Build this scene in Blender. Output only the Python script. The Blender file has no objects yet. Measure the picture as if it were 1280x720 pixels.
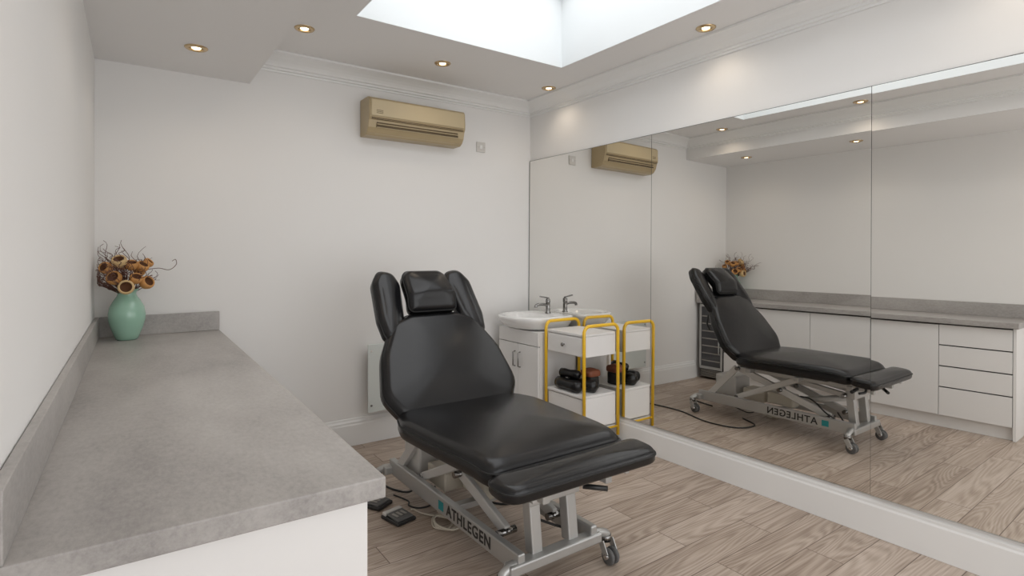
import bpy, bmesh, math, random
from mathutils import Vector, Matrix, Euler
random.seed(4)
S = bpy.context.scene
COL = S.collection
pi = math.pi

# ------------------------------------------------------------ materials
def mat(name, col, rough=.5, metal=0., spec=.5, bump=0., bscale=200., coat=0., emit=None, estr=0., var=0., vscale=3.):
    m = bpy.data.materials.new(name); m.use_nodes = True
    nt = m.node_tree; b = nt.nodes['Principled BSDF']
    c = (*col, 1)
    b.inputs['Base Color'].default_value = c
    b.inputs['Roughness'].default_value = rough
    b.inputs['Metallic'].default_value = metal
    b.inputs['Specular IOR Level'].default_value = spec
    b.inputs['Coat Weight'].default_value = coat
    if emit:
        b.inputs['Emission Color'].default_value = (*emit, 1)
        b.inputs['Emission Strength'].default_value = estr
    tc = nt.nodes.new('ShaderNodeTexCoord')
    if bump > 0:
        n = nt.nodes.new('ShaderNodeTexNoise'); n.inputs['Scale'].default_value = bscale
        n.inputs['Detail'].default_value = 3
        nt.links.new(tc.outputs['Object'], n.inputs['Vector'])
        bp = nt.nodes.new('ShaderNodeBump'); bp.inputs['Strength'].default_value = bump
        bp.inputs['Distance'].default_value = .002
        nt.links.new(n.outputs['Fac'], bp.inputs['Height'])
        nt.links.new(bp.outputs['Normal'], b.inputs['Normal'])
    n = nt.nodes.new('ShaderNodeTexNoise'); n.inputs['Scale'].default_value = vscale
    n.inputs['Detail'].default_value = 4
    nt.links.new(tc.outputs['Object'], n.inputs['Vector'])
    mr = nt.nodes.new('ShaderNodeMapRange')
    mr.inputs['To Min'].default_value = 1 - var; mr.inputs['To Max'].default_value = 1 + var * .5
    nt.links.new(n.outputs['Fac'], mr.inputs['Value'])
    mx = nt.nodes.new('ShaderNodeVectorMath'); mx.operation = 'SCALE'
    mx.inputs[0].default_value = col
    nt.links.new(mr.outputs['Result'], mx.inputs['Scale'])
    nt.links.new(mx.outputs['Vector'], b.inputs['Base Color'])
    return m

def floor_mat():
    m = bpy.data.materials.new('wood_plank_floor'); m.use_nodes = True
    nt = m.node_tree; N = nt.nodes; L = nt.links; b = N['Principled BSDF']
    tc = N.new('ShaderNodeTexCoord')
    br = N.new('ShaderNodeTexBrick')
    br.inputs['Scale'].default_value = 1
    br.inputs['Brick Width'].default_value = 1.22
    br.inputs['Row Height'].default_value = .17
    br.inputs['Mortar Size'].default_value = .0022
    br.inputs['Mortar Smooth'].default_value = .15
    br.inputs['Color1'].default_value = (0, 0, 0, 1); br.inputs['Color2'].default_value = (1, 1, 1, 1)
    br.inputs['Mortar'].default_value = (.5, .5, .5, 1)
    br.offset = .37
    L.new(tc.outputs['Object'], br.inputs['Vector'])
    sep = N.new('ShaderNodeSeparateColor'); L.new(br.outputs['Color'], sep.inputs['Color'])
    w = N.new('ShaderNodeMath'); w.operation = 'MULTIPLY'; w.inputs[1].default_value = 23.7
    L.new(sep.outputs['Red'], w.inputs[0])
    mp = N.new('ShaderNodeMapping'); mp.inputs['Scale'].default_value = (.9, 9., 1)
    L.new(tc.outputs['Object'], mp.inputs['Vector'])
    n1 = N.new('ShaderNodeTexNoise'); n1.noise_dimensions = '4D'
    n1.inputs['Scale'].default_value = 1.; n1.inputs['Detail'].default_value = .6; n1.inputs['Roughness'].default_value = .4
    L.new(mp.outputs['Vector'], n1.inputs['Vector']); L.new(w.outputs[0], n1.inputs['W'])
    k = N.new('ShaderNodeMath'); k.operation = 'MULTIPLY'; k.inputs[1].default_value = 120
    L.new(n1.outputs['Fac'], k.inputs[0])
    sn = N.new('ShaderNodeMath'); sn.operation = 'SINE'; L.new(k.outputs[0], sn.inputs[0])
    mp2 = N.new('ShaderNodeMapping'); mp2.inputs['Scale'].default_value = (4, 150, 1)
    L.new(tc.outputs['Object'], mp2.inputs['Vector'])
    n2 = N.new('ShaderNodeTexNoise'); n2.noise_dimensions = '4D'; n2.inputs['Scale'].default_value = 1; n2.inputs['Detail'].default_value = 4
    L.new(mp2.outputs['Vector'], n2.inputs['Vector']); L.new(w.outputs[0], n2.inputs['W'])
    mp3 = N.new('ShaderNodeMapping'); mp3.inputs['Scale'].default_value = (1.2, 12, 1)
    L.new(tc.outputs['Object'], mp3.inputs['Vector'])
    n3 = N.new('ShaderNodeTexNoise'); n3.noise_dimensions = '4D'; n3.inputs['Scale'].default_value = 1; n3.inputs['Detail'].default_value = 3
    L.new(mp3.outputs['Vector'], n3.inputs['Vector']); L.new(w.outputs[0], n3.inputs['W'])
    def madd(a, mul, c):
        q = N.new('ShaderNodeMath'); q.operation = 'MULTIPLY_ADD'; q.inputs[1].default_value = mul
        L.new(a, q.inputs[0])
        if isinstance(c, float): q.inputs[2].default_value = c
        else: L.new(c, q.inputs[2])
        return q.outputs[0]
    a = madd(sn.outputs[0], .085, 0.)
    a = madd(n2.outputs['Fac'], .60, a)
    a = madd(n3.outputs['Fac'], .38, a)
    a2 = madd(sep.outputs['Red'], .18, a)
    cr = N.new('ShaderNodeValToRGB')
    e = cr.color_ramp.elements
    e[0].position = .33; e[0].color = (.26, .195, .15, 1)
    e[1].position = .80; e[1].color = (.58, .49, .42, 1)
    x = e.new(.56); x.color = (.435, .35, .285, 1)
    L.new(a2, cr.inputs['Fac'])
    mx = N.new('ShaderNodeMix'); mx.data_type = 'RGBA'
    L.new(br.outputs['Fac'], mx.inputs['Factor']); L.new(cr.outputs['Color'], mx.inputs['A'])
    mx.inputs['B'].default_value = (.15, .105, .08, 1)
    L.new(mx.outputs['Result'], b.inputs['Base Color'])
    b.inputs['Roughness'].default_value = .42
    b.inputs['Specular IOR Level'].default_value = .4
    bp = N.new('ShaderNodeBump'); bp.inputs['Strength'].default_value = .12; bp.inputs['Distance'].default_value = .002
    L.new(a, bp.inputs['Height']); L.new(bp.outputs['Normal'], b.inputs['Normal'])
    return m

def concrete_mat():
    m = bpy.data.materials.new('grey_concrete_laminate'); m.use_nodes = True
    nt = m.node_tree; N = nt.nodes; L = nt.links; b = N['Principled BSDF']
    tc = N.new('ShaderNodeTexCoord')
    n = N.new('ShaderNodeTexNoise'); n.inputs['Scale'].default_value = 2.4; n.inputs['Detail'].default_value = 12; n.inputs['Roughness'].default_value = .65
    n2 = N.new('ShaderNodeTexNoise'); n2.inputs['Scale'].default_value = 90; n2.inputs['Detail'].default_value = 5; n2.inputs['Roughness'].default_value = .7
    mp = N.new('ShaderNodeMapping'); mp.inputs['Scale'].default_value = (1, .45, 1)
    L.new(tc.outputs['Object'], mp.inputs['Vector']); L.new(mp.outputs['Vector'], n.inputs['Vector']); L.new(mp.outputs['Vector'], n2.inputs['Vector'])
    a = N.new('ShaderNodeMath'); a.operation = 'MULTIPLY_ADD'; a.inputs[1].default_value = .45
    L.new(n2.outputs['Fac'], a.inputs[0]); L.new(n.outputs['Fac'], a.inputs[2])
    cr = N.new('ShaderNodeValToRGB'); e = cr.color_ramp.elements
    e[0].position = .52; e[0].color = (.27, .255, .245, 1)
    e[1].position = .92; e[1].color = (.49, .47, .45, 1)
    x = e.new(.70); x.color = (.385, .365, .35, 1)
    L.new(a.outputs[0], cr.inputs['Fac']); L.new(cr.outputs['Color'], b.inputs['Base Color'])
    b.inputs['Roughness'].default_value = .42
    return m

M_wall = mat('wall_paint', (.83, .82, .805), .85, bump=.05, bscale=300, var=.01)
M_ceil = mat('ceiling_paint', (.84, .83, .82), .9, var=.01)
M_shaft = mat('shaft_paint', (.78, .81, .82), .9, var=.01)
M_trim = mat('trim_gloss_white', (.83, .83, .82), .35, var=.01)
M_floor = floor_mat()
M_conc = concrete_mat()
M_white = mat('white_laminate', (.81, .80, .79), .35, var=.01)
M_ceramic = mat('white_ceramic', (.85, .85, .84), .12, coat=.5, var=0)
M_gap = mat('shadow_gap', (.06, .055, .05), .9)
M_mirror = mat('mirror_silver', (.86, .85, .825), .008, metal=1., var=0)
M_medge = mat('mirror_edge', (.10, .11, .10), .3)
M_leather = mat('black_vinyl', (.007, .007, .008), .27, spec=.42, bump=.06, bscale=220, var=.1)
M_pipe = mat('black_piping', (.004, .004, .004), .5)
M_steel = mat('painted_silver_steel', (.50, .50, .49), .38, metal=.55, var=.05)
M_steel2 = mat('light_grey_enamel', (.62, .61, .59), .4, metal=.15, var=.04)
M_chrome = mat('chrome', (.55, .55, .55), .12, metal=1., var=0)
M_dchrome = mat('brushed_dark_chrome', (.25, .245, .24), .2, metal=1., var=0)
M_black = mat('black_plastic', (.02, .02, .02), .4)
M_rub = mat('grey_rubber', (.12, .12, .12), .6)
M_beige = mat('beige_plastic', (.62, .57, .48), .5)
M_yel = mat('yellow_paint', (.86, .52, .02), .3, coat=.3, var=.03)
M_ac = mat('aged_beige_plastic', (.46, .36, .21), .33, var=.06)
M_ac2 = mat('aged_beige_plastic_light', (.56, .46, .29), .33, var=.06)
M_acd = mat('ac_dark_slot', (.10, .07, .035), .7)
M_vase = mat('mint_glaze', (.33, .55, .43), .22, coat=.4, var=.04)
M_pod = mat('dried_pod', (.62, .31, .10), .7, bump=.5, bscale=80, var=.3, vscale=30)
M_podin = mat('dried_pod_inside', (.12, .05, .02), .9)
M_podl = mat('dried_pod_pale', (.74, .52, .26), .7, var=.25, vscale=30)
M_twig = mat('curly_twig', (.14, .065, .05), .8, var=.3, vscale=30)
M_lamp = mat('lamp_glow', (1, .8, .5), .3, emit=(1., .78, .48), estr=6.)
M_brass = mat('brass_ring', (.62, .47, .28), .25, metal=.9)
M_glassp = mat('white_glass_panel', (.70, .75, .73), .08, coat=.6, var=.02)
M_fglass = mat('cooler_glass', (.035, .035, .04), .06, spec=.8)
M_shelf = mat('cooler_shelf', (.35, .33, .30), .4, metal=.5)
M_sock = mat('socket_plate', (.62, .60, .57), .35)
M_brown = mat('brown_leatherette', (.25, .08, .04), .45, var=.2)
M_teal = mat('teal_logo', (.02, .28, .30), .5)
M_frame = mat('window_frame_white', (.8, .8, .8), .4)

# ------------------------------------------------------------ helpers
def empty(name, loc=(0, 0, 0), rz=0.):
    o = bpy.data.objects.new(name, None); COL.objects.link(o)
    o.location = loc; o.rotation_euler = (0, 0, rz); o.empty_display_size = .05
    return o

def mk(name, bm, m, parent=None, smooth=False, loc=None, rot=None):
    me = bpy.data.meshes.new(name)
    bmesh.ops.recalc_face_normals(bm, faces=bm.faces)
    bm.to_mesh(me); bm.free()
    o = bpy.data.objects.new(name, me); COL.objects.link(o)
    if m: me.materials.append(m)
    if smooth:
        for p in me.polygons: p.use_smooth = True
    if loc is not None: o.location = loc
    if rot is not None: o.rotation_euler = rot
    if parent: o.parent = parent
    return o

def box(name, x0, x1, y0, y1, z0, z1, m, parent=None, bev=.002, rot=None):
    c = ((x0 + x1) / 2, (y0 + y1) / 2, (z0 + z1) / 2)
    bm = bmesh.new(); bmesh.ops.create_cube(bm, size=1)
    bmesh.ops.scale(bm, vec=(abs(x1 - x0), abs(y1 - y0), abs(z1 - z0)), verts=bm.verts)
    if bev > 0:
        bmesh.ops.bevel(bm, geom=bm.edges[:], offset=bev, segments=2, affect='EDGES', profile=.5)
    return mk(name, bm, m, parent, loc=c, rot=rot)

def beam(name, p1, p2, w, h, m, parent=None, bev=.003):
    p1, p2 = Vector(p1), Vector(p2); d = p2 - p1
    bm = bmesh.new(); bmesh.ops.create_cube(bm, size=1)
    bmesh.ops.scale(bm, vec=(w, d.length, h), verts=bm.verts)
    bmesh.ops.bevel(bm, geom=bm.edges[:], offset=bev, segments=2, affect='EDGES', profile=.5)
    y = d.normalized(); x = y.cross(Vector((0, 0, 1)))
    if x.length < 1e-4: x = Vector((1, 0, 0))
    x.normalize(); z = x.cross(y)
    R = Matrix((x, y, z)).transposed()
    bmesh.ops.rotate(bm, matrix=R, verts=bm.verts, cent=(0, 0, 0))
    return mk(name, bm, m, parent, loc=(p1 + p2) / 2)

def smooth_path(pts, n=6, closed=False):
    P = [Vector(p) for p in pts]; out = []
    L = len(P); rng = L if closed else L - 1
    for i in range(rng):
        if closed: a, b, c, d = P[(i - 1) % L], P[i], P[(i + 1) % L], P[(i + 2) % L]
        else: a, b, c, d = P[max(i - 1, 0)], P[i], P[i + 1], P[min(i + 2, L - 1)]
        for k in range(n):
            t = k / n
            out.append(.5 * ((2 * b) + (c - a) * t + (2 * a - 5 * b + 4 * c - d) * t * t + (3 * b - a - 3 * c + d) * t ** 3))
    if not closed: out.append(P[-1])
    return out

def tube_bm(bm, pts, r, seg=8, closed=False):
    P = [Vector(p) for p in pts]; n = len(P)
    rr = r if isinstance(r, (list, tuple)) else [r] * n
    up = None; rings = []
    for i in range(n):
        if closed: t = P[(i + 1) % n] - P[(i - 1) % n]
        else: t = P[min(i + 1, n - 1)] - P[max(i - 1, 0)]
        if t.length < 1e-9: t = Vector((0, 0, 1))
        t.normalize()
        if up is None:
            up = Vector((0, 0, 1)) if abs(t.z) < .9 else Vector((1, 0, 0))
        x = up - t * up.dot(t)
        if x.length < 1e-6: x = t.orthogonal()
        x.normalize(); up = x; y = t.cross(x)
        rings.append([bm.verts.new(P[i] + rr[i] * (math.cos(2 * pi * k / seg) * x + math.sin(2 * pi * k / seg) * y)) for k in range(seg)])
    for i in range(n if closed else n - 1):
        A, B = rings[i], rings[(i + 1) % n]
        for k in range(seg):
            bm.faces.new((A[k], A[(k + 1) % seg], B[(k + 1) % seg], B[k]))
    if not closed:
        bm.faces.new(rings[0][::-1]); bm.faces.new(rings[-1])

def tube(name, pts, r, m, parent=None, seg=10, closed=False):
    bm = bmesh.new(); tube_bm(bm, pts, r, seg, closed)
    o = mk(name, bm, m, parent, smooth=len(pts) > 2)
    if len(pts) == 2:
        for p in o.data.polygons:
            if len(p.vertices) == 4: p.use_smooth = True
    return o

def lathe_bm(bm, prof, seg=40, M=None):
    rings = []
    for (r, z) in prof:
        if r < 1e-6:
            v = bm.verts.new((0, 0, z)); rings.append([v])
        else:
            rings.append([bm.verts.new((r * math.cos(2 * pi * k / seg), r * math.sin(2 * pi * k / seg), z)) for k in range(seg)])
    for A, B in zip(rings[:-1], rings[1:]):
        for k in range(seg):
            k2 = (k + 1) % seg
            if len(A) == 1 and len(B) == 1: continue
            if len(A) == 1: bm.faces.new((A[0], B[k], B[k2]))
            elif len(B) == 1: bm.faces.new((A[k], A[k2], B[0]))
            else: bm.faces.new((A[k], A[k2], B[k2], B[k]))
    vs = [v for r in rings for v in r]
    if M is not None: bmesh.ops.transform(bm, matrix=M, verts=vs)

def lathe(name, prof, m, parent=None, loc=(0, 0, 0), rot=None, seg=40):
    bm = bmesh.new(); lathe_bm(bm, prof, seg)
    return mk(name, bm, m, parent, smooth=True, loc=loc, rot=rot)

def round_poly(corners, rads, n=8):
    out = []; L = len(corners)
    for i in range(L):
        p = Vector(corners[i]); a = Vector(corners[i - 1]); c = Vector(corners[(i + 1) % L])
        u = (a - p); v = (c - p); r = rads[i] if isinstance(rads, (list, tuple)) else rads
        lim = min(u.length, v.length) * .5
        ang = u.angle(v); d = min(r / math.tan(ang / 2), lim)
        A = p + u.normalized() * d; B = p + v.normalized() * d
        for k in range(n + 1):
            t = k / n
            out.append((1 - t) ** 2 * A + 2 * t * (1 - t) * p + t * t * B)
    pts = []
    tot = sum((out[(i + 1) % len(out)] - out[i]).length for i in range(len(out)))
    NN = 96; step = tot / NN; i = 0; cur = out[0]; pts.append(cur.copy()); need = step
    while len(pts) < NN:
        nx = out[(i + 1) % len(out)]; dl = (nx - cur).length
        if dl >= need:
            cur = cur + (nx - cur) * (need / dl); pts.append(cur.copy()); need = step
        else:
            need -= dl; cur = nx; i += 1
    return pts

def pad(name, corners, rads, th, re, puff, m, parent, loc, rot, pipe=True, bend=None):
    """upholstered pad: outline in local xy, thickness along z; bend(x,y)->dz"""
    O = round_poly(corners, rads)
    xs = [p.x for p in O]; ys = [p.y for p in O]
    cx, cy = (min(xs) + max(xs)) / 2, (min(ys) + max(ys)) / 2
    hx, hy = (max(xs) - min(xs)) / 2, (max(ys) - min(ys)) / 2
    bd = bend if bend else (lambda x, y: 0)
    bm = bmesh.new()
    def ring(ins, z, q=1.):
        sx = (1 - ins / hx) * q; sy = (1 - ins / hy) * q
        r = []
        for p in O:
            x, y = cx + (p.x - cx) * sx, cy + (p.y - cy) * sy
            r.append(bm.verts.new((x, y, z + bd(x, y))))
        return r
    rings = []
    for q in (.12, .4, .65, .85):
        rings.append(ring(re * .6, -th / 2, q))
    for k in range(6, 0, -1):
        a = k / 6 * pi / 2; rings.append(ring(re * .6 * (1 - math.cos(a)), -(th / 2 - re * .6) - re * .6 * math.sin(a)))
    rings.append(ring(0, -.002)); rings.append(ring(0, .002))
    for k in range(1, 9):
        a = k / 8 * pi / 2; rings.append(ring(re * (1 - math.cos(a)), (th / 2 - re) + re * math.sin(a)))
    for q in (.94, .86, .75, .6, .45, .3, .15, .05):
        rings.append(ring(re, th / 2 + puff * (1 - q ** 2.2), q))
    n = len(O)
    for A, B in zip(rings[:-1], rings[1:]):
        for k in range(n): bm.faces.new((A[k], A[(k + 1) % n], B[(k + 1) % n], B[k]))
    bm.faces.new(rings[0][::-1]); bm.faces.new(rings[-1])
    o = mk(name, bm, m, parent, smooth=True, loc=loc, rot=rot)
    if pipe:
        bm = bmesh.new(); tube_bm(bm, [Vector((p.x, p.y, th / 2 - re * .8 + bd(p.x, p.y))) for p in O], .004, 6, True)
        mk(name + '_piping', bm, M_pipe, parent, smooth=True, loc=loc, rot=rot)
    return o

def extrude_profile(name, prof, axis, a0, a1, m, parent=None, loc=(0, 0, 0), rot=None):
    bm = bmesh.new()
    def P(p, a): return (a, p[0], p[1]) if axis == 'x' else (p[0], a, p[1])
    A = [bm.verts.new(P(p, a0)) for p in prof]; B = [bm.verts.new(P(p, a1)) for p in prof]
    n = len(prof)
    for k in range(n): bm.faces.new((A[k], A[(k + 1) % n], B[(k + 1) % n], B[k]))
    bm.faces.new(A); bm.faces.new(B[::-1])
    return mk(name, bm, m, parent, loc=loc, rot=rot)

def text(name, s, size, m, parent, loc, rot, ext=.001):
    cu = bpy.data.curves.new(name, 'FONT'); cu.body = s; cu.size = size; cu.extrude = ext
    cu.align_x = 'CENTER'; cu.align_y = 'CENTER'; cu.offset = .0012; cu.space_character = 1.12
    o = bpy.data.objects.new(name, cu); COL.objects.link(o)
    cu.materials.append(m); o.parent = parent; o.location = loc; o.rotation_euler = rot
    return o

def bbox(bm, x0, x1, y0, y1, z0, z1):
    r = bmesh.ops.create_cube(bm, size=1)
    bmesh.ops.scale(bm, vec=(x1 - x0, y1 - y0, z1 - z0), verts=r['verts'])
    bmesh.ops.translate(bm, vec=((x0 + x1) / 2, (y0 + y1) / 2, (z0 + z1) / 2), verts=r['verts'])

# ------------------------------------------------------------ room
D = 4.0; XR = 3.03; H = 2.75; HB = 2.53; XB = .70; YF = -1.3
LW = (-.12, D, 0); LR = -.017        # left side of the room is slightly out of square
RW = (XR, D, 0); RR = .015           # right side too
box('floor', -.5, 3.4, YF - .1, D + .1, -.1, 0, M_floor, bev=0)
box('wall_back', -.5, 3.4, D, D + .1, 0, 3.3, M_wall, bev=0)
def prism(name, v, z0, z1, m):
    bm = bmesh.new()
    lo = [bm.verts.new((a, b, z0)) for a, b in v]; hi = [bm.verts.new((a, b, z1)) for a, b in v]
    n = len(v)
    for k in range(n): bm.faces.new((lo[k], lo[(k + 1) % n], hi[(k + 1) % n], hi[k]))
    bm.faces.new(lo); bm.faces.new(hi)
    return mk(name, bm, m)
prism('wall_left', [(-.12, D), (-.12 - .017 * (D - YF + .1), YF - .1), (-.5, YF - .1), (-.5, D)], 0, 3.3, M_wall)
prism('wall_right', [(XR, D), (XR + .015 * (D - YF + .1), YF - .1), (3.4, YF - .1), (3.4, D)], 0, 3.3, M_wall)

SX0, SX1, SY0, SY1 = 1.09, 2.61, .1, 3.07
bm = bmesh.new()
bbox(bm, XB - .05, SX0, YF - .1, D + .1, H, H + .12)
bbox(bm, SX1, 3.4, YF - .1, D + .1, H, H + .12)
bbox(bm, SX0, SX1, SY1, D + .1, H, H + .12)
bbox(bm, SX0, SX1, YF - .1, SY0, H, H + .12)
mk('ceiling', bm, M_ceil)
box('ceiling_bulkhead', -.5, XB, YF - .1, D + .1, HB, H + .12, M_ceil, bev=0)
sk = empty('window_1', ((SX0 + SX1) / 2, (SY0 + SY1) / 2, H))
bm = bmesh.new()
cx, cy = (SX0 + SX1) / 2, (SY0 + SY1) / 2
hx, hy = (SX1 - SX0) / 2 - .003, (SY1 - SY0) / 2 - .003
hs = .55
for (x0, x1, y0, y1) in ((-hx - .06, -hx, -hy - .06, hy + .06), (hx, hx + .06, -hy - .06, hy + .06), (-hx, hx, hy, hy + .06), (-hx, hx, -hy - .06, -hy)):
    bbox(bm, x0, x1, y0, y1, .0005, hs)
mk('shaft_lining', bm, M_shaft, sk)
bm = bmesh.new()
for (x0, x1, y0, y1) in ((-hx, -hx + .05, -hy, hy), (hx - .05, hx, -hy, hy), (-hx + .05, hx - .05, hy - .05, hy), (-hx + .05, hx - .05, -hy, -hy + .05), (-.025, .025, -hy + .05, hy - .05)):
    bbox(bm, x0 + .001, x1 - .001, y0 + .001, y1 - .001, hs - .04, hs + .02)
mk('skylight_frame', bm, M_frame, sk)

FW0, FW1, FH = .1, 2.9, 2.45
bm = bmesh.new()
bbox(bm, -.5, FW0, YF - .1, YF, 0, 3.0); bbox(bm, FW1, 3.4, YF - .1, YF, 0, 3.0); bbox(bm, FW0, FW1, YF - .1, YF, FH, 3.0)
mk('wall_front', bm, M_wall)
dr = empty('door_1', ((FW0 + FW1) / 2, YF - .05, 0))  # unseen glazed doors added behind the camera to fill the room with light
bm = bmesh.new(); w2 = (FW1 - FW0) / 2
for i in range(4):
    xx = -w2 + i * (2 * w2) / 3
    bbox(bm, max(xx - .035, -w2), min(xx + .035, w2), -.03, .03, 0.001, FH)
bbox(bm, -w2, w2, -.03, .03, 0.001, .08); bbox(bm, -w2, w2, -.03, .03, FH - .07, FH)
mk('door_frame', bm, M_frame, dr)

cp = [(0, 0), (.125, 0), (.125, -.014), (.108, -.020), (.092, -.026), (.072, -.036), (.052, -.052), (.040, -.068), (.034, -.080), (.022, -.084), (.022, -.098), (.010, -.102), (.008, -.114), (0, -.114)]
e_ = .001
LEN = D - YF
extrude_profile('trim_1', [(D - e_ - a, H - e_ + z) for a, z in cp], 'x', XB + e_, XR - e_, M_trim)
extrude_profile('trim_2', [(-e_ - a, H - e_ + z) for a, z in cp], 'y', -LEN, -.002, M_trim, loc=RW, rot=(0, 0, RR))
extrude_profile('trim_3', [(XB + e_ + a, H - e_ + z) for a, z in cp], 'y', YF, D - .002, M_trim)
bp_ = [(0, 0.001), (.022, 0.001), (.022, .150), (.018, .160), (.018, .172), (.010, .184), (.008, .196), (0, .200)]
extrude_profile('baseboard_back', [(D - e_ - a, z) for a, z in bp_], 'x', .52, XR - e_, M_trim)
extrude_profile('baseboard_right', [(-e_ - a, z) for a, z in bp_], 'y', -LEN + .01, -.024, M_trim, loc=RW, rot=(0, 0, RR))

# mirrors (local y: 0 at the back wall, negative toward the camera); sheet stands on the
# baseboard ledge and leans back a little against the wall, pivot at the top edge
MZ0, MZ1 = .205, 2.238
MH = MZ1 - MZ0
mir = empty('wall_mirror', (XR, D, MZ1), 0)
mir.rotation_euler = Euler((0, .008, RR))
ys = [-.004, -1.393, -2.778, -4.163]
for i in range(3):
    y1, y0 = ys[i] - .0015, ys[i + 1] + .0015
    o = box('mirror_panel_%d' % (i + 1), -.009, -.004, y0, y1, -MH, 0, M_mirror, mir, bev=0)
    if i == 2: o.rotation_euler = (0, .002, .003); o.location.x -= .001
box('mirror_backing', -.0028, -.0005, ys[3], ys[0], -MH - .002, .002, M_medge, mir, bev=0)
tube('mirror_top_clip', [(-.008, ys[3], .001), (-.008, ys[0], .001)], .002, M_medge, mir, 6)
tube('mirror_corner_clip', [(-.009, ys[0], -MH), (-.009, ys[0], 0)], .003, M_medge, mir, 6)

# ------------------------------------------------------------ downlights
def downlight(x, y, z):
    e = empty('ceiling_spotlight', (x, y, z))
    lathe('spot_ring', [(.034, -.001), (.034, -.006), (.040, -.010), (.052, -.008), (.058, -.002), (.058, -.0005)], M_brass, e)
    lathe('spot_reflector', [(.034, -.001), (.024, -.0015), (.0, -.0015)], M_chrome, e)
    lathe('spot_bulb', [(.0, -.0085), (.015, -.0075), (.022, -.004), (.023, -.0018)], M_lamp, e)
    l = bpy.data.lights.new('spot_beam', 'SPOT'); l.energy = 2.8; l.color = (1, .84, .66)
    l.spot_size = math.radians(150); l.spot_blend = 1.; l.shadow_soft_size = .04
    o = bpy.data.objects.new('spot_beam', l); COL.objects.link(o); o.parent = e; o.location = (0, 0, -.03)
for (x, y) in ((.90, 3.42), (1.86, 3.48), (2.84, 3.50), (2.85, 2.03), (.90, 2.1), (.90, .6), (2.85, .6)):
    downlight(x, y, H)
for (x, y) in ((.34, 3.47), (.34, 2.35), (.34, 1.0)):
    downlight(x, y, HB)

# ------------------------------------------------------------ counter
kc = empty('kitchen_counter', LW, LR)
CL = -2.855; CT = .920; CD = .638
box('worktop', .002, CD, CL, -.012, CT - .045, CT, M_conc, kc, bev=.003)
box('upstand_side', .002, .022, CL, -.012, CT + .0005, CT + .118, M_conc, kc, bev=.002)
box('upstand_end', .023, CD, -.032, -.012, CT + .0005, CT + .118, M_conc, kc, bev=.002)
box('carcass', .004, CD - .055, CL + .04, -.345, .10, CT - .046, M_white, kc, bev=0)
box('end_panel', .004, CD - .035, CL + .018, CL + .038, .001, CT - .046, M_white, kc, bev=.001)
box('plinth', .02, CD - .075, CL + .04, -.345, .001, .10, M_white, kc, bev=0)
box('gap_shadow', CD - .0545, CD - .053, CL + .04, -.345, .105, CT - .047, M_gap, kc, bev=0)
fx0, fx1 = CD - .052, CD - .034
def front(nm, ya, yb, za, zb):
    box(nm, fx0, fx1, ya + .002, yb - .002, za + .002, zb - .002, M_white, kc, bev=.002)
y = CL + .04
zt = CT - .058
dz = [(.105, .345), (.345, .52), (.52, .695), (.695, .870)]
for i, (a, b) in enumerate(dz): front('drawer_%d' % (i + 1), y, y + .47, a, b - .006)
y += .47
for i in range(3):
    front('door_%d' % (i + 2), y, y + .533, .105, zt); y += .533
for i, (a, b) in enumerate(dz): front('drawer_%d' % (i + 5), y, -.347, a, b - .006)

wc = empty('wine_cooler', LW, LR)
box('cooler_body', .03, CD - .06, -.335, -.035, .02, CT - .05, M_black, wc, bev=.003)
box('cooler_glass_door', CD - .058, CD - .038, -.333, -.037, .12, CT - .056, M_fglass, wc, bev=.003)
bm = bmesh.new()
for (a, b, c, d) in ((-.333, -.308, .12, .861), (-.062, -.037, .12, .861), (-.308, -.062, .836, .861), (-.308, -.062, .12, .15)):
    bbox(bm, CD - .038, CD - .034, a, b, c, d)
mk('cooler_door_frame', bm, M_steel, wc)
bm = bmesh.new()
for i in range(7): bbox(bm, CD - .0375, CD - .036, -.300, -.070, .21 + i * .085, .222 + i * .085)
mk('cooler_shelves', bm, M_shelf, wc)
bm = bmesh.new()
for i in range(5): bbox(bm, CD - .06, CD - .045, -.32, -.05, .03 + i * .017, .037 + i * .017)
mk('cooler_vent', bm, M_shelf, wc)
tube('cooler_handle', [(CD - .02, -.30, .3), (CD - .01, -.30, .32), (CD - .01, -.30, .68), (CD - .02, -.30, .70)], .006, M_steel, wc)

# ------------------------------------------------------------ vase with dried flowers
vz = empty('flower_vase', (.032, 3.80, CT + .001))
vp = [(0, 0), (.046, 0), (.053, .006), (.062, .03), (.077, .07), (.087, .11), (.089, .145), (.082, .185), (.064, .220), (.049, .243), (.044, .256), (.046, .268), (.056, .280), (.059, .284), (.056, .286), (.047, .276), (.040, .262), (.037, .25), (0, .24)]
lathe('vase_body', vp, M_vase, vz, seg=48)
def cup(bm, bmi, c, d, r):
    d = Vector(d).normalized()
    q = d.to_track_quat('Z', 'Y').to_matrix().to_4x4(); M = Matrix.Translation(c) @ q
    lathe_bm(bm, [(0, -r * 1.0), (r * .45, -r * .92), (r * .82, -r * .55), (r * 1.0, -.05 * r), (r * .98, r * .35), (r * .84, r * .62), (r * .70, r * .60), (r * .70, r * .45)], 18, M)
    lathe_bm(bmi, [(r * .71, r * .46), (r * .55, r * .1), (0, -r * .1)], 18, M)
bmA, bmB, bmI = bmesh.new(), bmesh.new(), bmesh.new(); bmS = bmesh.new()
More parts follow.
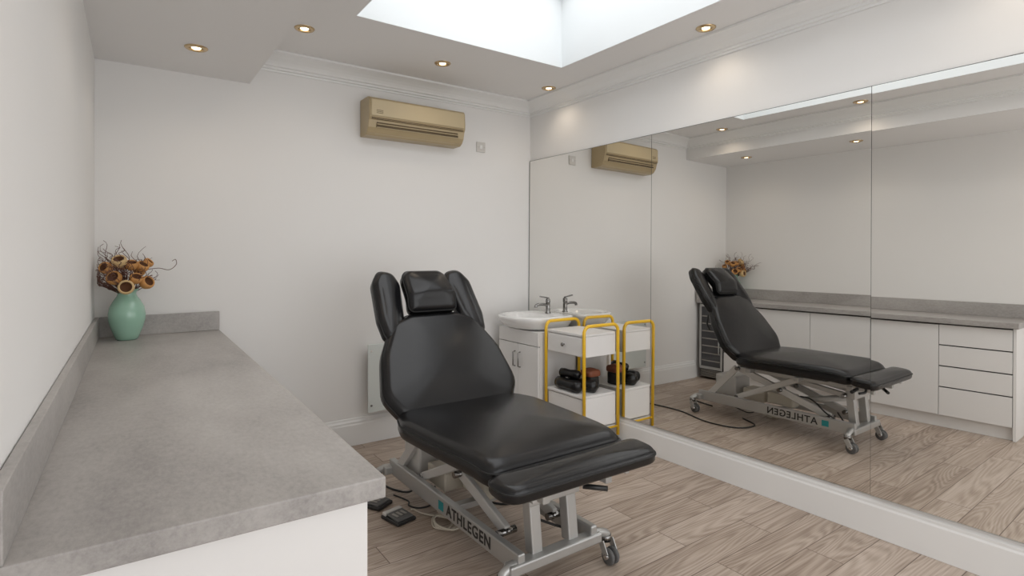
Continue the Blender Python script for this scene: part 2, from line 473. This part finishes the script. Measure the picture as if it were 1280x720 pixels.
cups = [(-.035, -.07, .44, .037, 1, .9), (-.095, -.05, .405, .033, 0, .3), (-.058, -.09, .350, .038, 0, .4), (-.005, -.115, .300, .040, 1, .1), (.090, -.07, .320, .037, 0, .4),
        (.04, -.09, .345, .032, 0, .9), (.02, -.05, .42, .032, 0, 1.2), (.07, -.03, .41, .034, 0, .8), (.10, .02, .43, .028, 0, .6), (-.02, .06, .42, .03, 0, .8), (.06, .08, .38, .03, 0, .6)]
for (x, y, z, r, pl, uz) in cups:
    c = Vector((x, y, z)); d = Vector((x * 6, y * 5 - .35, uz))
    cup(bmB if pl else bmA, bmI, c, d, r)
    tube_bm(bmS, smooth_path([(x * .1, y * .1, .2), (x * .35, y * .35, .28), c - d.normalized() * r * .9], 4), .0025, 5)
mk('seed_pods', bmA, M_pod, vz, True); mk('pale_seed_pods', bmB, M_podl, vz, True); mk('pod_hollows', bmI, M_podin, vz, True)
for i in range(80):
    if i < 44: a = random.uniform(pi * .62, pi * 1.5)
    else: a = random.uniform(0, 2 * pi)
    el = random.uniform(.45, 1.3); Ln = random.uniform(.2, .36) if i < 44 else random.uniform(.18, .28)
    dx, dy = math.cos(a) * math.cos(el), math.sin(a) * math.cos(el)
    pts = []; ph = random.uniform(0, 6); cr = random.uniform(.010, .026); tw = random.uniform(1.5, 4)
    for k in range(26):
        t = k / 25; g = max(0, t - .35) / .65
        px = dx * Ln * t + cr * g * math.sin(ph + tw * 2 * pi * g); py = dy * Ln * t + cr * g * math.cos(ph + tw * 2 * pi * g)
        px = max(px, -.128 + .006 * math.sin(k + i)); py = min(py, .17)
        pts.append((px, py, .24 + math.sin(el) * Ln * t + cr * g * math.sin(ph * 2 + tw * 4 * g)))
    tube_bm(bmS, pts, [.0026 * (1 - .5 * k / 25) for k in range(26)], 4)
tube_bm(bmS, smooth_path([(0, 0, .24), (.06, -.02, .37), (.14, -.03, .40), (.20, -.03, .39), (.235, -.03, .42), (.232, -.03, .45), (.215, -.03, .44)], 5), .0018, 4)
mk('curly_twigs', bmS, M_twig, vz, True)

# ------------------------------------------------------------ air conditioner
ac = empty('air_conditioner', (1.845, D - .001, 2.402)); aw = .395
pf = [(0, .135), (-.150, .135), (-.172, .128), (-.186, .110), (-.192, .02), (-.190, -.015), (-.178, -.035), (-.165, -.085), (-.140, -.118), (-.110, -.135), (0, -.135)]
o = extrude_profile('ac_casing', pf, 'x', -aw, aw, M_ac, ac)
md = o.modifiers.new('b', 'BEVEL'); md.width = .006; md.segments = 2; md.limit_method = 'ANGLE'
box('ac_front_panel', -aw + .012, aw - .012, -.199, -.186, -.008, .112, M_ac2, ac, bev=.006)
box('ac_grille_recess', -aw + .02, aw - .02, -.190, -.176, -.030, -.012, M_acd, ac, bev=.001)
for i in range(2):
    box('ac_grille_bar_%d' % (i + 1), -aw + .02, aw - .02, -.1935, -.186, -.0185 - i * .009, -.0155 - i * .009, M_ac, ac, bev=.001)
box('ac_outlet_recess', -aw + .06, aw - .06, -.178, -.150, -.083, -.045, M_acd, ac, bev=.001, rot=(-.2, 0, 0))
box('ac_louver_upper', -aw + .062, aw - .062, -.184, -.158, -.060, -.055, M_ac2, ac, bev=.001, rot=(.5, 0, 0))
box('ac_louver_lower', -aw + .062, aw - .062, -.178, -.150, -.080, -.075, M_ac2, ac, bev=.001, rot=(.5, 0, 0))
box('ac_bottom_flap', -aw + .062, aw - .062, -.166, -.120, -.108, -.102, M_ac2, ac, bev=.001, rot=(-.9, 0, 0))
for i in range(3): box('ac_label_line_%d' % i, -aw + .05, -aw + .10, -.2005, -.199, .012 + i * .010, .015 + i * .010, M_acd, ac, bev=0)

sp = empty('wall_socket_plate', (2.50, D, 2.31))
box('plate', -.043, .043, -.010, -.001, -.043, .043, M_sock, sp, bev=.003)
box('rocker', -.012, .012, -.014, -.010, -.016, .016, M_trim, sp, bev=.002)
tube('screw_1', [(-.03, -.0115, 0), (-.03, -.009, 0)], .003, M_chrome, sp); tube('screw_2', [(.03, -.0115, 0), (.03, -.009, 0)], .003, M_chrome, sp)

ph_ = empty('panel_heater', (1.84, D, .49))
box('glass_front', -.36, .36, -.085, -.075, -.25, .25, M_glassp, ph_, bev=.003)
box('heater_body', -.33, .33, -.074, -.02, -.22, .22, M_white, ph_, bev=.004)
box('bracket_1', -.25, -.2, -.02, -.001, -.15, .15, M_steel, ph_, bev=.001)
box('bracket_2', .2, .25, -.02, -.001, -.15, .15, M_steel, ph_, bev=.001)
box('heater_side_trim', -.352, -.332, -.075, -.060, -.21, .21, M_steel, ph_, bev=.001)
bm = bmesh.new()
for a in (-.2, .2):
    for b in (-.335, .335): tube_bm(bm, [(b, -.089, a), (b, -.085, a)], .008, 12)
mk('heater_fixings', bm, M_chrome, ph_)

# ------------------------------------------------------------ vanity + basin
va = empty('vanity_basin', (-.004, 0.012, 0))
VX0, VX1, VY0, VY1 = 2.615, 3.0, 3.335, 3.87
box('vanity_carcass', VX0 + .02, VX1, VY0, VY1, .09, .80, M_white, va, bev=.002)
box('vanity_plinth', VX0 + .05, VX1, VY0 + .01, VY1 - .01, .001, .09, M_white, va, bev=0)
ym = (VY0 + VY1) / 2
box('vanity_gap', VX0 + .0185, VX0 + .0198, VY0 + .004, VY1 - .004, .095, .795, M_gap, va, bev=0)  # dark sheet behind the doors, paints the shade in their gaps
box('vanity_fascia', VX0, VX0 + .018, VY0, VY1, .69, .80, M_white, va, bev=.003)
box('vanity_door_1', VX0, VX0 + .018, VY0, ym - .002, .095, .685, M_white, va, bev=.004)
box('vanity_door_2', VX0, VX0 + .018, ym + .002, VY1, .095, .685, M_white, va, bev=.004)
for s in (-1, 1):
    tube('vanity_handle_%d' % (1 if s < 0 else 2), [(VX0, ym + s * .035, .50), (VX0 - .022, ym + s * .035, .505), (VX0 - .022, ym + s * .035, .615), (VX0, ym + s * .035, .62)], .005, M_dchrome, va)
bm = bmesh.new(); n = 64
bc = Vector((2.76, 3.605, 0))
def sup(a, A, Bf, Bb, e1, e2):
    c, s = math.cos(a), math.sin(a)
    e = e2 if c > 0 else e1
    Bx = Bb if c > 0 else Bf
    k = (abs(c) ** e + abs(s) ** e) ** (-1 / e)
    return Bx * c * k, A * s * k
def bring(A, Bf, Bb, e1, e2, z, ox=0):
    r = []
    for k in range(n):
        x, y = sup(2 * pi * k / n, A, Bf, Bb, e1, e2); r.append(bm.verts.new((bc.x + x + ox, bc.y + y, z)))
    return r
R = [bring(.20, .12, .22, 2.2, 6, .802), bring(.24, .20, .235, 2.2, 6, .815), bring(.268, .25, .245, 2.2, 6, .855), bring(.276, .268, .248, 2.2, 7, .885),
     bring(.278, .270, .249, 2.2, 7, .900), bring(.274, .266, .247, 2.2, 7, .908), bring(.264, .256, .238, 2.2, 6, .910),
     bring(.235, .225, .10, 2.1, 2.2, .904), bring(.222, .212, .085, 2.1, 2.2, .892), bring(.20, .18, .07, 2, 2, .85), bring(.15, .125, .05, 2, 2, .812), bring(.03, .03, .02, 2, 2, .806)]
for A, B in zip(R[:-1], R[1:]):
    for k in range(n): bm.faces.new((A[k], A[(k + 1) % n], B[(k + 1) % n], B[k]))
bm.faces.new(R[0][::-1]); bm.faces.new(R[-1])
mk('basin', bm, M_ceramic, va, True)
lathe('basin_waste', [(0, 0), (.02, 0), (.022, .003), (0, .004)], M_chrome, va, loc=(bc.x, bc.y, .807))
tx, ty = 2.925, 3.60
lathe('tap_body', [(.024, 0), (.024, .006), (.019, .010), (.018, .085), (.020, .09), (.020, .115), (.012, .122), (0, .122)], M_dchrome, va, loc=(tx, ty, .909))
tube('tap_spout', smooth_path([(tx, ty, .975), (tx - .05, ty, .985), (tx - .10, ty, .985), (tx - .125, ty, .978), (tx - .13, ty, .962)], 4), .012, M_dchrome, va)
beam('tap_lever', (tx + .01, ty, 1.035), (tx - .085, ty, 1.052), .016, .010, M_dchrome, va)

# ------------------------------------------------------------ trolley
tr = empty('utility_trolley', (2.825, 3.095, 0))
hw, hd = .168, .212
for nm, yy in (('near', -hd), ('far', hd)):
    pts = [(-hw, yy, .075), (-hw, yy, .84)]
    for k in range(1, 7):
        a = k / 6 * pi / 2; pts.append((-hw + .05 * (1 - math.cos(a)), yy, .84 + .05 * math.sin(a)))
    for k in range(0, 7):
        a = k / 6 * pi / 2; pts.append((hw - .05 + .05 * math.sin(a), yy, .84 + .05 * math.cos(a)))
    pts.append((hw, yy, .075))
    tube('hoop_frame_' + nm, pts, .0125, M_yel, tr, 12)
    tube('lower_rail_' + nm, [(-hw, yy, .14), (hw, yy, .14)], .008, M_yel, tr)
for sx in (-1, 1):
    for sy in (-1, 1):
        tube('castor_stem_%d%d' % (sx, sy), [(sx * hw, sy * hd, .05), (sx * hw, sy * hd, .08)], .006, M_chrome, tr)
        tube('castor_wheel_%d%d' % (sx, sy), [(sx * hw - .01, sy * hd, .026), (sx * hw + .01, sy * hd, .026)], .025, M_rub, tr, 20)
ix, iy = hw - .012, hd - .013
box('top_shelf', -ix - .01, ix, -iy, iy, .815, .833, M_white, tr, bev=.003)
box('drawer_box', -ix + .005, ix, -iy, iy, .668, .814, M_white, tr, bev=.002)
box('drawer_front', -ix - .012, -ix + .004, -iy + .008, iy - .008, .675, .806, M_white, tr, bev=.004)
lathe('drawer_knob', [(.006, 0), (.007, .012), (.014, .018), (.014, .024), (0, .028)], M_dchrome, tr, loc=(-ix - .012, 0, .742), rot=(0, -pi / 2, 0), seg=20)
box('lower_shelf', -ix - .01, ix, -iy, iy, .375, .393, M_white, tr, bev=.003)
box('lower_bin', -ix + .01, ix, -iy, iy, .16, .374, M_white, tr, bev=.002)
box('bin_door', -ix - .004, -ix + .009, -iy + .006, iy - .006, .165, .368, M_white, tr, bev=.003)
box('bottom_shelf', -ix - .01, ix, -iy, iy, .13, .148, M_white, tr, bev=.003)
fb = empty('foam_bolster', (2.80, 3.09, .394))
for i, (x, y, z, L_, r) in enumerate(((-.09, .02, .045, .14, .045), (.0, -.03, .045, .15, .045), (-.05, .05, .115, .10, .033))):
    prof = [(0, -L_), (r * .6, -L_ * .98), (r * .95, -L_ * .88), (r, -L_ * .5), (r * .85, 0), (r, L_ * .5), (r * .95, L_ * .88), (r * .6, L_ * .98), (0, L_)]
    prof = [(a, b * .9) for a, b in prof]
    lathe('bolster_%d' % (i + 1), prof, M_leather, fb, loc=(x, y, z), rot=(pi / 2, 0, .1 * i), seg=24)
pad('brown_top_cushion', [(-.06, -.06), (.06, -.06), (.06, .06), (-.06, .06)], .03, .05, .02, .01, M_brown, fb, (.085, -.03, .12), (0, 0, 0), False)
box('cushion_stand', .04, .13, -.08, .02, .001, .095, M_black, fb, bev=.01)

# ------------------------------------------------------------ treatment chair
CHX, CHY, CHR = 1.522, 1.70, .002
tc_ = empty('treatment_chair', (CHX, CHY, 0), CHR)
def seat_bend(x, y):
    f = max(0, (.26 - y)) ; return -.55 * f * f
pad('seat_cushion', [(-.365, .085), (.365, .085), (.395, .45), (.415, .80), (.36, .975), (-.36, .975), (-.415, .80), (-.395, .45)],
    [.06, .06, .3, .15, .10, .10, .15, .3], .105, .05, .027, M_leather, tc_, (0, 0, .550), (0, 0, 0), bend=seat_bend)
pad('foot_cushion', [(-.40, -.085), (.41, -.10), (.41, .075), (-.40, .075)], [.08, .08, .05, .05], .066, .032, .010, M_leather, tc_, (0, -.005, .530), (.07, 0, 0))
ang = math.atan2(.73, .50)
B0 = Vector((0, .945, .575))
yd = Vector((0, math.cos(ang), math.sin(ang))); nd = Vector((0, -math.sin(ang), math.cos(ang)))
def onback(u, s, h=0): return Vector((u, 0, 0)) + B0 + yd * s + nd * h
pad('back_cushion', [(-.34, -.03), (.34, -.03), (.42, .10), (.375, .33), (.27, .53), (.16, .575), (-.16, .575), (-.27, .53), (-.375, .33), (-.42, .10)],
    [.06, .06, .12, .3, .1, .1, .1, .1, .3, .12], .10, .048, .022, M_leather, tc_, onback(0, 0, -.02), (ang, 0, 0))
pad('head_cushion', [(-.155, .0), (.155, .0), (.158, .10), (.145, .245), (.11, .285), (-.11, .285), (-.145, .245), (-.158, .10)], [.04, .04, .08, .06, .05, .05, .06, .08], .10, .045, .014,
    M_leather, tc_, onback(0, .575, .015), (ang - .06, 0, 0), bend=lambda x, y: .035 * math.exp(-((y - .10) / .05) ** 2) if y < .1 else .035 - .16 * (y - .1))
for s, nm in ((-1, 'left'), (1, 'right')):
    cs = [(-.04, .0), (.045, .0), (.078, .12), (.090, .36), (.05, .455), (-.045, .455), (-.085, .38), (-.080, .14)]
    if s < 0: cs = [(-x, y) for x, y in cs][::-1]
    pad('head_wing_' + nm, cs, [.045, .045, .1, .09, .06, .06, .09, .1] if s > 0 else [.1, .09, .06, .06, .09, .1, .045, .045], .085, .04, .010, M_leather, tc_, onback(s * .278, .425, -.02), Euler((ang, s * -.16, s * -.03)))
for s in (-1, 1):
    beam('back_frame_rail_%d' % (s + 2), onback(s * .16, 0, -.095), onback(s * .16, .56, -.095), .03, .04, M_steel, tc_)
    beam('head_support_bar_%d' % (s + 2), onback(s * .09, .45, -.115), onback(s * .09, .82, -.085), .02, .02, M_steel, tc_)
    tube('wing_bar_%d' % (s + 2), smooth_path([onback(s * .1, .52, -.09), onback(s * .2, .54, -.09), onback(s * .27, .62, -.07), onback(s * .27, .75, -.065)], 5), .010, M_steel, tc_)
beam('back_cross_bar', onback(-.17, .3, -.09), onback(.17, .3, -.09), .03, .03, M_steel, tc_)
beam('head_cross_bar', onback(-.12, .56, -.11), onback(.12, .56, -.11), .03, .03, M_steel, tc_)
tube('release_lever', smooth_path([onback(.12, .5, -.11), onback(.18, .46, -.15), onback(.19, .40, -.20), onback(.19, .34, -.21)], 4), .009, M_black, tc_)
tube('back_gas_strut', [(.05, .80, .43), (.05, 1.10, .42), onback(.05, .22, -.11)], .013, M_steel, tc_, 12)
for s in (-1, 1):
    beam('seat_frame_rail_%d' % (s + 2), (s * .17, -.02, .455), (s * .17, .95, .455), .035, .05, M_steel, tc_)
    beam('foot_extension_%d' % (s + 2), (s * .25, -.05, .474), (s * .25, .45, .468), .022, .022, M_steel, tc_)
for yy in (.12, .5, .9):
    beam('seat_cross_%d' % int(yy * 100), (-.27, yy, .452), (.27, yy, .452), .04, .035, M_steel, tc_)
box('seat_board', -.33, .33, .24, .93, .485, .497, M_black, tc_, bev=.002)
tube('foot_lever', smooth_path([(.25, .02, .47), (.31, .0, .455), (.36, .02, .45)], 4), .009, M_black, tc_)
tube('foot_peg_right', [(.29, .06, .465), (.38, .06, .455)], .012, M_black, tc_)
tube('foot_peg_left', [(.02, -.02, .455), (.10, -.08, .445)], .011, M_black, tc_)
RU = .20
for s in (-1, 1):
    o = s * RU
    beam('base_rail_%d' % (s + 2), (o, .10, .150), (o, 1.40, .150), .035, .085, M_steel, tc_, bev=.006)
beam('base_cross_front', (-.26, .12, .135), (.24, .12, .135), .06, .045, M_steel, tc_, bev=.008)
beam('base_cross_rear', (-.26, 1.38, .135), (.26, 1.38, .135), .05, .045, M_steel, tc_, bev=.008)
beam('base_cross_mid', (-.2, .72, .14), (.2, .72, .14), .05, .03, M_steel, tc_)
text('rail_lettering_left', 'ATHLEGEN', .073, M_black, tc_, (-RU - .0185, .50, .150), (pi / 2, 0, -pi / 2))
text('rail_lettering_right', 'ATHLEGEN', .073, M_black, tc_, (RU + .0185, .56, .150), (pi / 2, 0, pi / 2))
box('rail_logo_left', -RU - .0195, -RU - .018, .73, .78, .128, .172, M_teal, tc_, bev=.0005)
box('rail_logo_right', RU + .018, RU + .0195, .28, .33, .128, .172, M_teal, tc_, bev=.0005)
for s in (-1, 1):
    beam('lift_arm_long_%d' % (s + 2), (s * .135, .30, .185), (s * .135, 1.05, .435), .03, .055, M_steel2, tc_, bev=.006)
    beam('lift_arm_upper_%d' % (s + 2), (s * .10, .18, .36), (s * .10, .86, .445), .025, .04, M_steel, tc_, bev=.006)
    beam('lift_arm_short_%d' % (s + 2), (s * .165, 1.05, .19), (s * .165, .52, .44), .028, .045, M_steel2, tc_, bev=.006)
    beam('front_post_%d' % (s + 2), (s * .10, .15, .15), (s * .10, .18, .42), .055, .055, M_steel, tc_, bev=.006)
    for (a, b) in ((.30, .185), (1.05, .435), (1.05, .19), (.52, .44), (.68, .32), (.2, .37)):
        tube('pivot_bolt_%d_%d' % (s + 2, int(a * 100 + b * 10)), [(s * .09, a, b), (s * .188, a, b)], .016, M_dchrome, tc_, 16)
beam('front_post_cross', (-.14, .16, .38), (.14, .16, .38), .06, .06, M_steel, tc_, bev=.006)
box('actuator_motor', -.05, .07, .62, .84, .17, .27, M_beige, tc_, bev=.015)
tube('actuator_tube', [(0, .62, .23), (0, .22, .33)], .024, M_steel2, tc_, 18)
box('rear_motor_housing', -.16, .08, 1.12, 1.32, .16, .34, M_steel2, tc_, bev=.015)
box('control_box', -.13, .03, .88, 1.08, .15, .25, M_beige, tc_, bev=.01)
beam('rear_strut_left', (-.19, 1.30, .17), (-.16, 1.06, .44), .035, .05, M_steel2, tc_)
beam('rear_strut_right', (.19, 1.30, .17), (.16, 1.06, .44), .035, .05, M_steel2, tc_)
def castor(nm, x, y, ax, ay):
    tube('castor_arm_' + nm, smooth_path([(ax, ay, .14), ((ax + x) / 2, (ay + y) / 2, .145), (x, y, .125), (x, y, .115)], 5), .02, M_steel, tc_, 12)
    tube('castor_swivel_' + nm, [(x, y, .095), (x, y, .125)], .024, M_dchrome, tc_, 20)
    for s in (-1, 1):
        beam('castor_fork_%s_%d' % (nm, s + 2), (x + s * .03, y, .10), (x + s * .03, y - .03, .045), .005, .035, M_steel, tc_, bev=.002)
        lathe('castor_wheel_%s_%d' % (nm, s + 2), [(0, -.010), (.022, -.010), (.034, -.008), (.0375, -.003), (.0375, .003), (.034, .008), (.022, .010), (0, .010)], M_rub, tc_,
              loc=(x + s * .015, y - .03, .038), rot=(0, pi / 2, 0), seg=28)
    tube('castor_axle_' + nm, [(x - .035, y - .03, .04), (x + .035, y - .03, .04)], .012, M_chrome, tc_, 14)
castor('front_right', .29, .12, .20, .12)
castor('front_left', -.28, .12, -.2, .12)
castor('rear_right', .28, 1.42, .2, 1.38)
castor('rear_left', -.28, 1.42, -.2, 1.38)
tube('underside_cable', smooth_path([(.05, .7, .25), (.16, .45, .30), (.2, .3, .22), (.15, .2, .16), (.02, .3, .2)], 6), .006, M_black, tc_)
def wcable(nm, pts, r, m):
    o = tube(nm, smooth_path(pts, 8), r, m)
    o.parent = tc_; o.matrix_parent_inverse = (Matrix.Translation((CHX, CHY, 0)) @ Matrix.Rotation(CHR, 4, 'Z')).inverted()
coil = [(1.44, 2.66, .12), (1.40, 2.68, .02)]
for k in range(22):
    a = k * pi / 3.5; rr = .055 + .012 * math.sin(k * 1.7)
    coil.append((1.365 + rr * math.cos(a) + .006 * math.sin(k), 2.58 - .004 * k + rr * 1.35 * math.sin(a), .008 + .0012 * k))
coil += [(1.33, 2.70, .01), (1.31, 2.78, .008), (1.295, 2.79, .008)]
wcable('pedal_cable_coil', coil, .0045, M_beige)
wcable('pedal_cable', [(1.295, 3.02, .006), (1.33, 2.90, .006), (1.31, 2.84, .006), (1.35, 2.78, .006), (1.44, 2.80, .006), (1.50, 2.9, .05)], .0045, M_black)
wcable('mains_cable', [(1.45, 2.92, .14), (1.38, 2.96, .03), (1.33, 3.08, .006), (1.30, 3.20, .006), (1.29, 3.34, .006), (1.33, 3.45, .006), (1.45, 3.34, .006), (1.52, 3.1, .01)], .006, M_black)
wcable('trailing_cable', [(1.65, 2.72, .006), (1.76, 2.55, .006), (1.95, 2.6, .006), (2.0, 2.85, .006), (1.9, 3.2, .006), (1.95, 3.6, .006), (2.1, 3.9, .006)], .006, M_black)

def pedal(x, y, rz):
    p = empty('foot_pedal', (x, y, 0), rz)
    box('pedal_base', -.06, .06, -.075, .075, .001, .020, M_black, p, bev=.006)
    box('pedal_plate', -.05, .05, -.062, .035, .020, .032, M_rub, p, bev=.004, rot=(.06, 0, 0))
    for k in range(3): box('pedal_marking_%d' % k, -.035 + k * .026, -.020 + k * .026, -.035, .015, .0325, .0345, M_shelf, p, bev=.001)
    box('pedal_bridge', -.055, .055, .04, .07, .018, .036, M_steel2, p, bev=.005)
pedal(1.202, 2.74, .22); pedal(1.165, 2.97, .5)

# ------------------------------------------------------------ world + light
w = bpy.data.worlds.new('overcast_sky'); S.world = w; w.use_nodes = True
bg = w.node_tree.nodes['Background']; bg.inputs['Color'].default_value = (.985, .99, 1., 1); bg.inputs['Strength'].default_value = 2.6
def portal(nm, loc, rot, sx, sy):
    l = bpy.data.lights.new(nm, 'AREA'); l.shape = 'RECTANGLE'; l.size = sx; l.size_y = sy
    l.cycles.is_portal = True
    o = bpy.data.objects.new(nm, l); COL.objects.link(o); o.location = loc; o.rotation_euler = rot
portal('skylight_portal', (cx, cy, H + hs + .03), (0, 0, 0), SX1 - SX0, SY1 - SY0)
portal('door_portal', ((FW0 + FW1) / 2, YF - .12, FH / 2), (pi / 2, 0, 0), FW1 - FW0, FH)  # samples sky through the added fill doors

S.view_settings.view_transform = 'Standard'
S.view_settings.look = 'None'
S.view_settings.exposure = 0

cam = bpy.data.cameras.new('camera'); co = bpy.data.objects.new('camera', cam); COL.objects.link(co)
co.location = (0, 0, 1.40); co.rotation_euler = (pi / 2, 0, -math.radians(35.26))
cam.sensor_width = 36; cam.lens = 693 / 1280 * 36; cam.shift_y = -42 / 1280; cam.clip_start = .01
S.camera = co
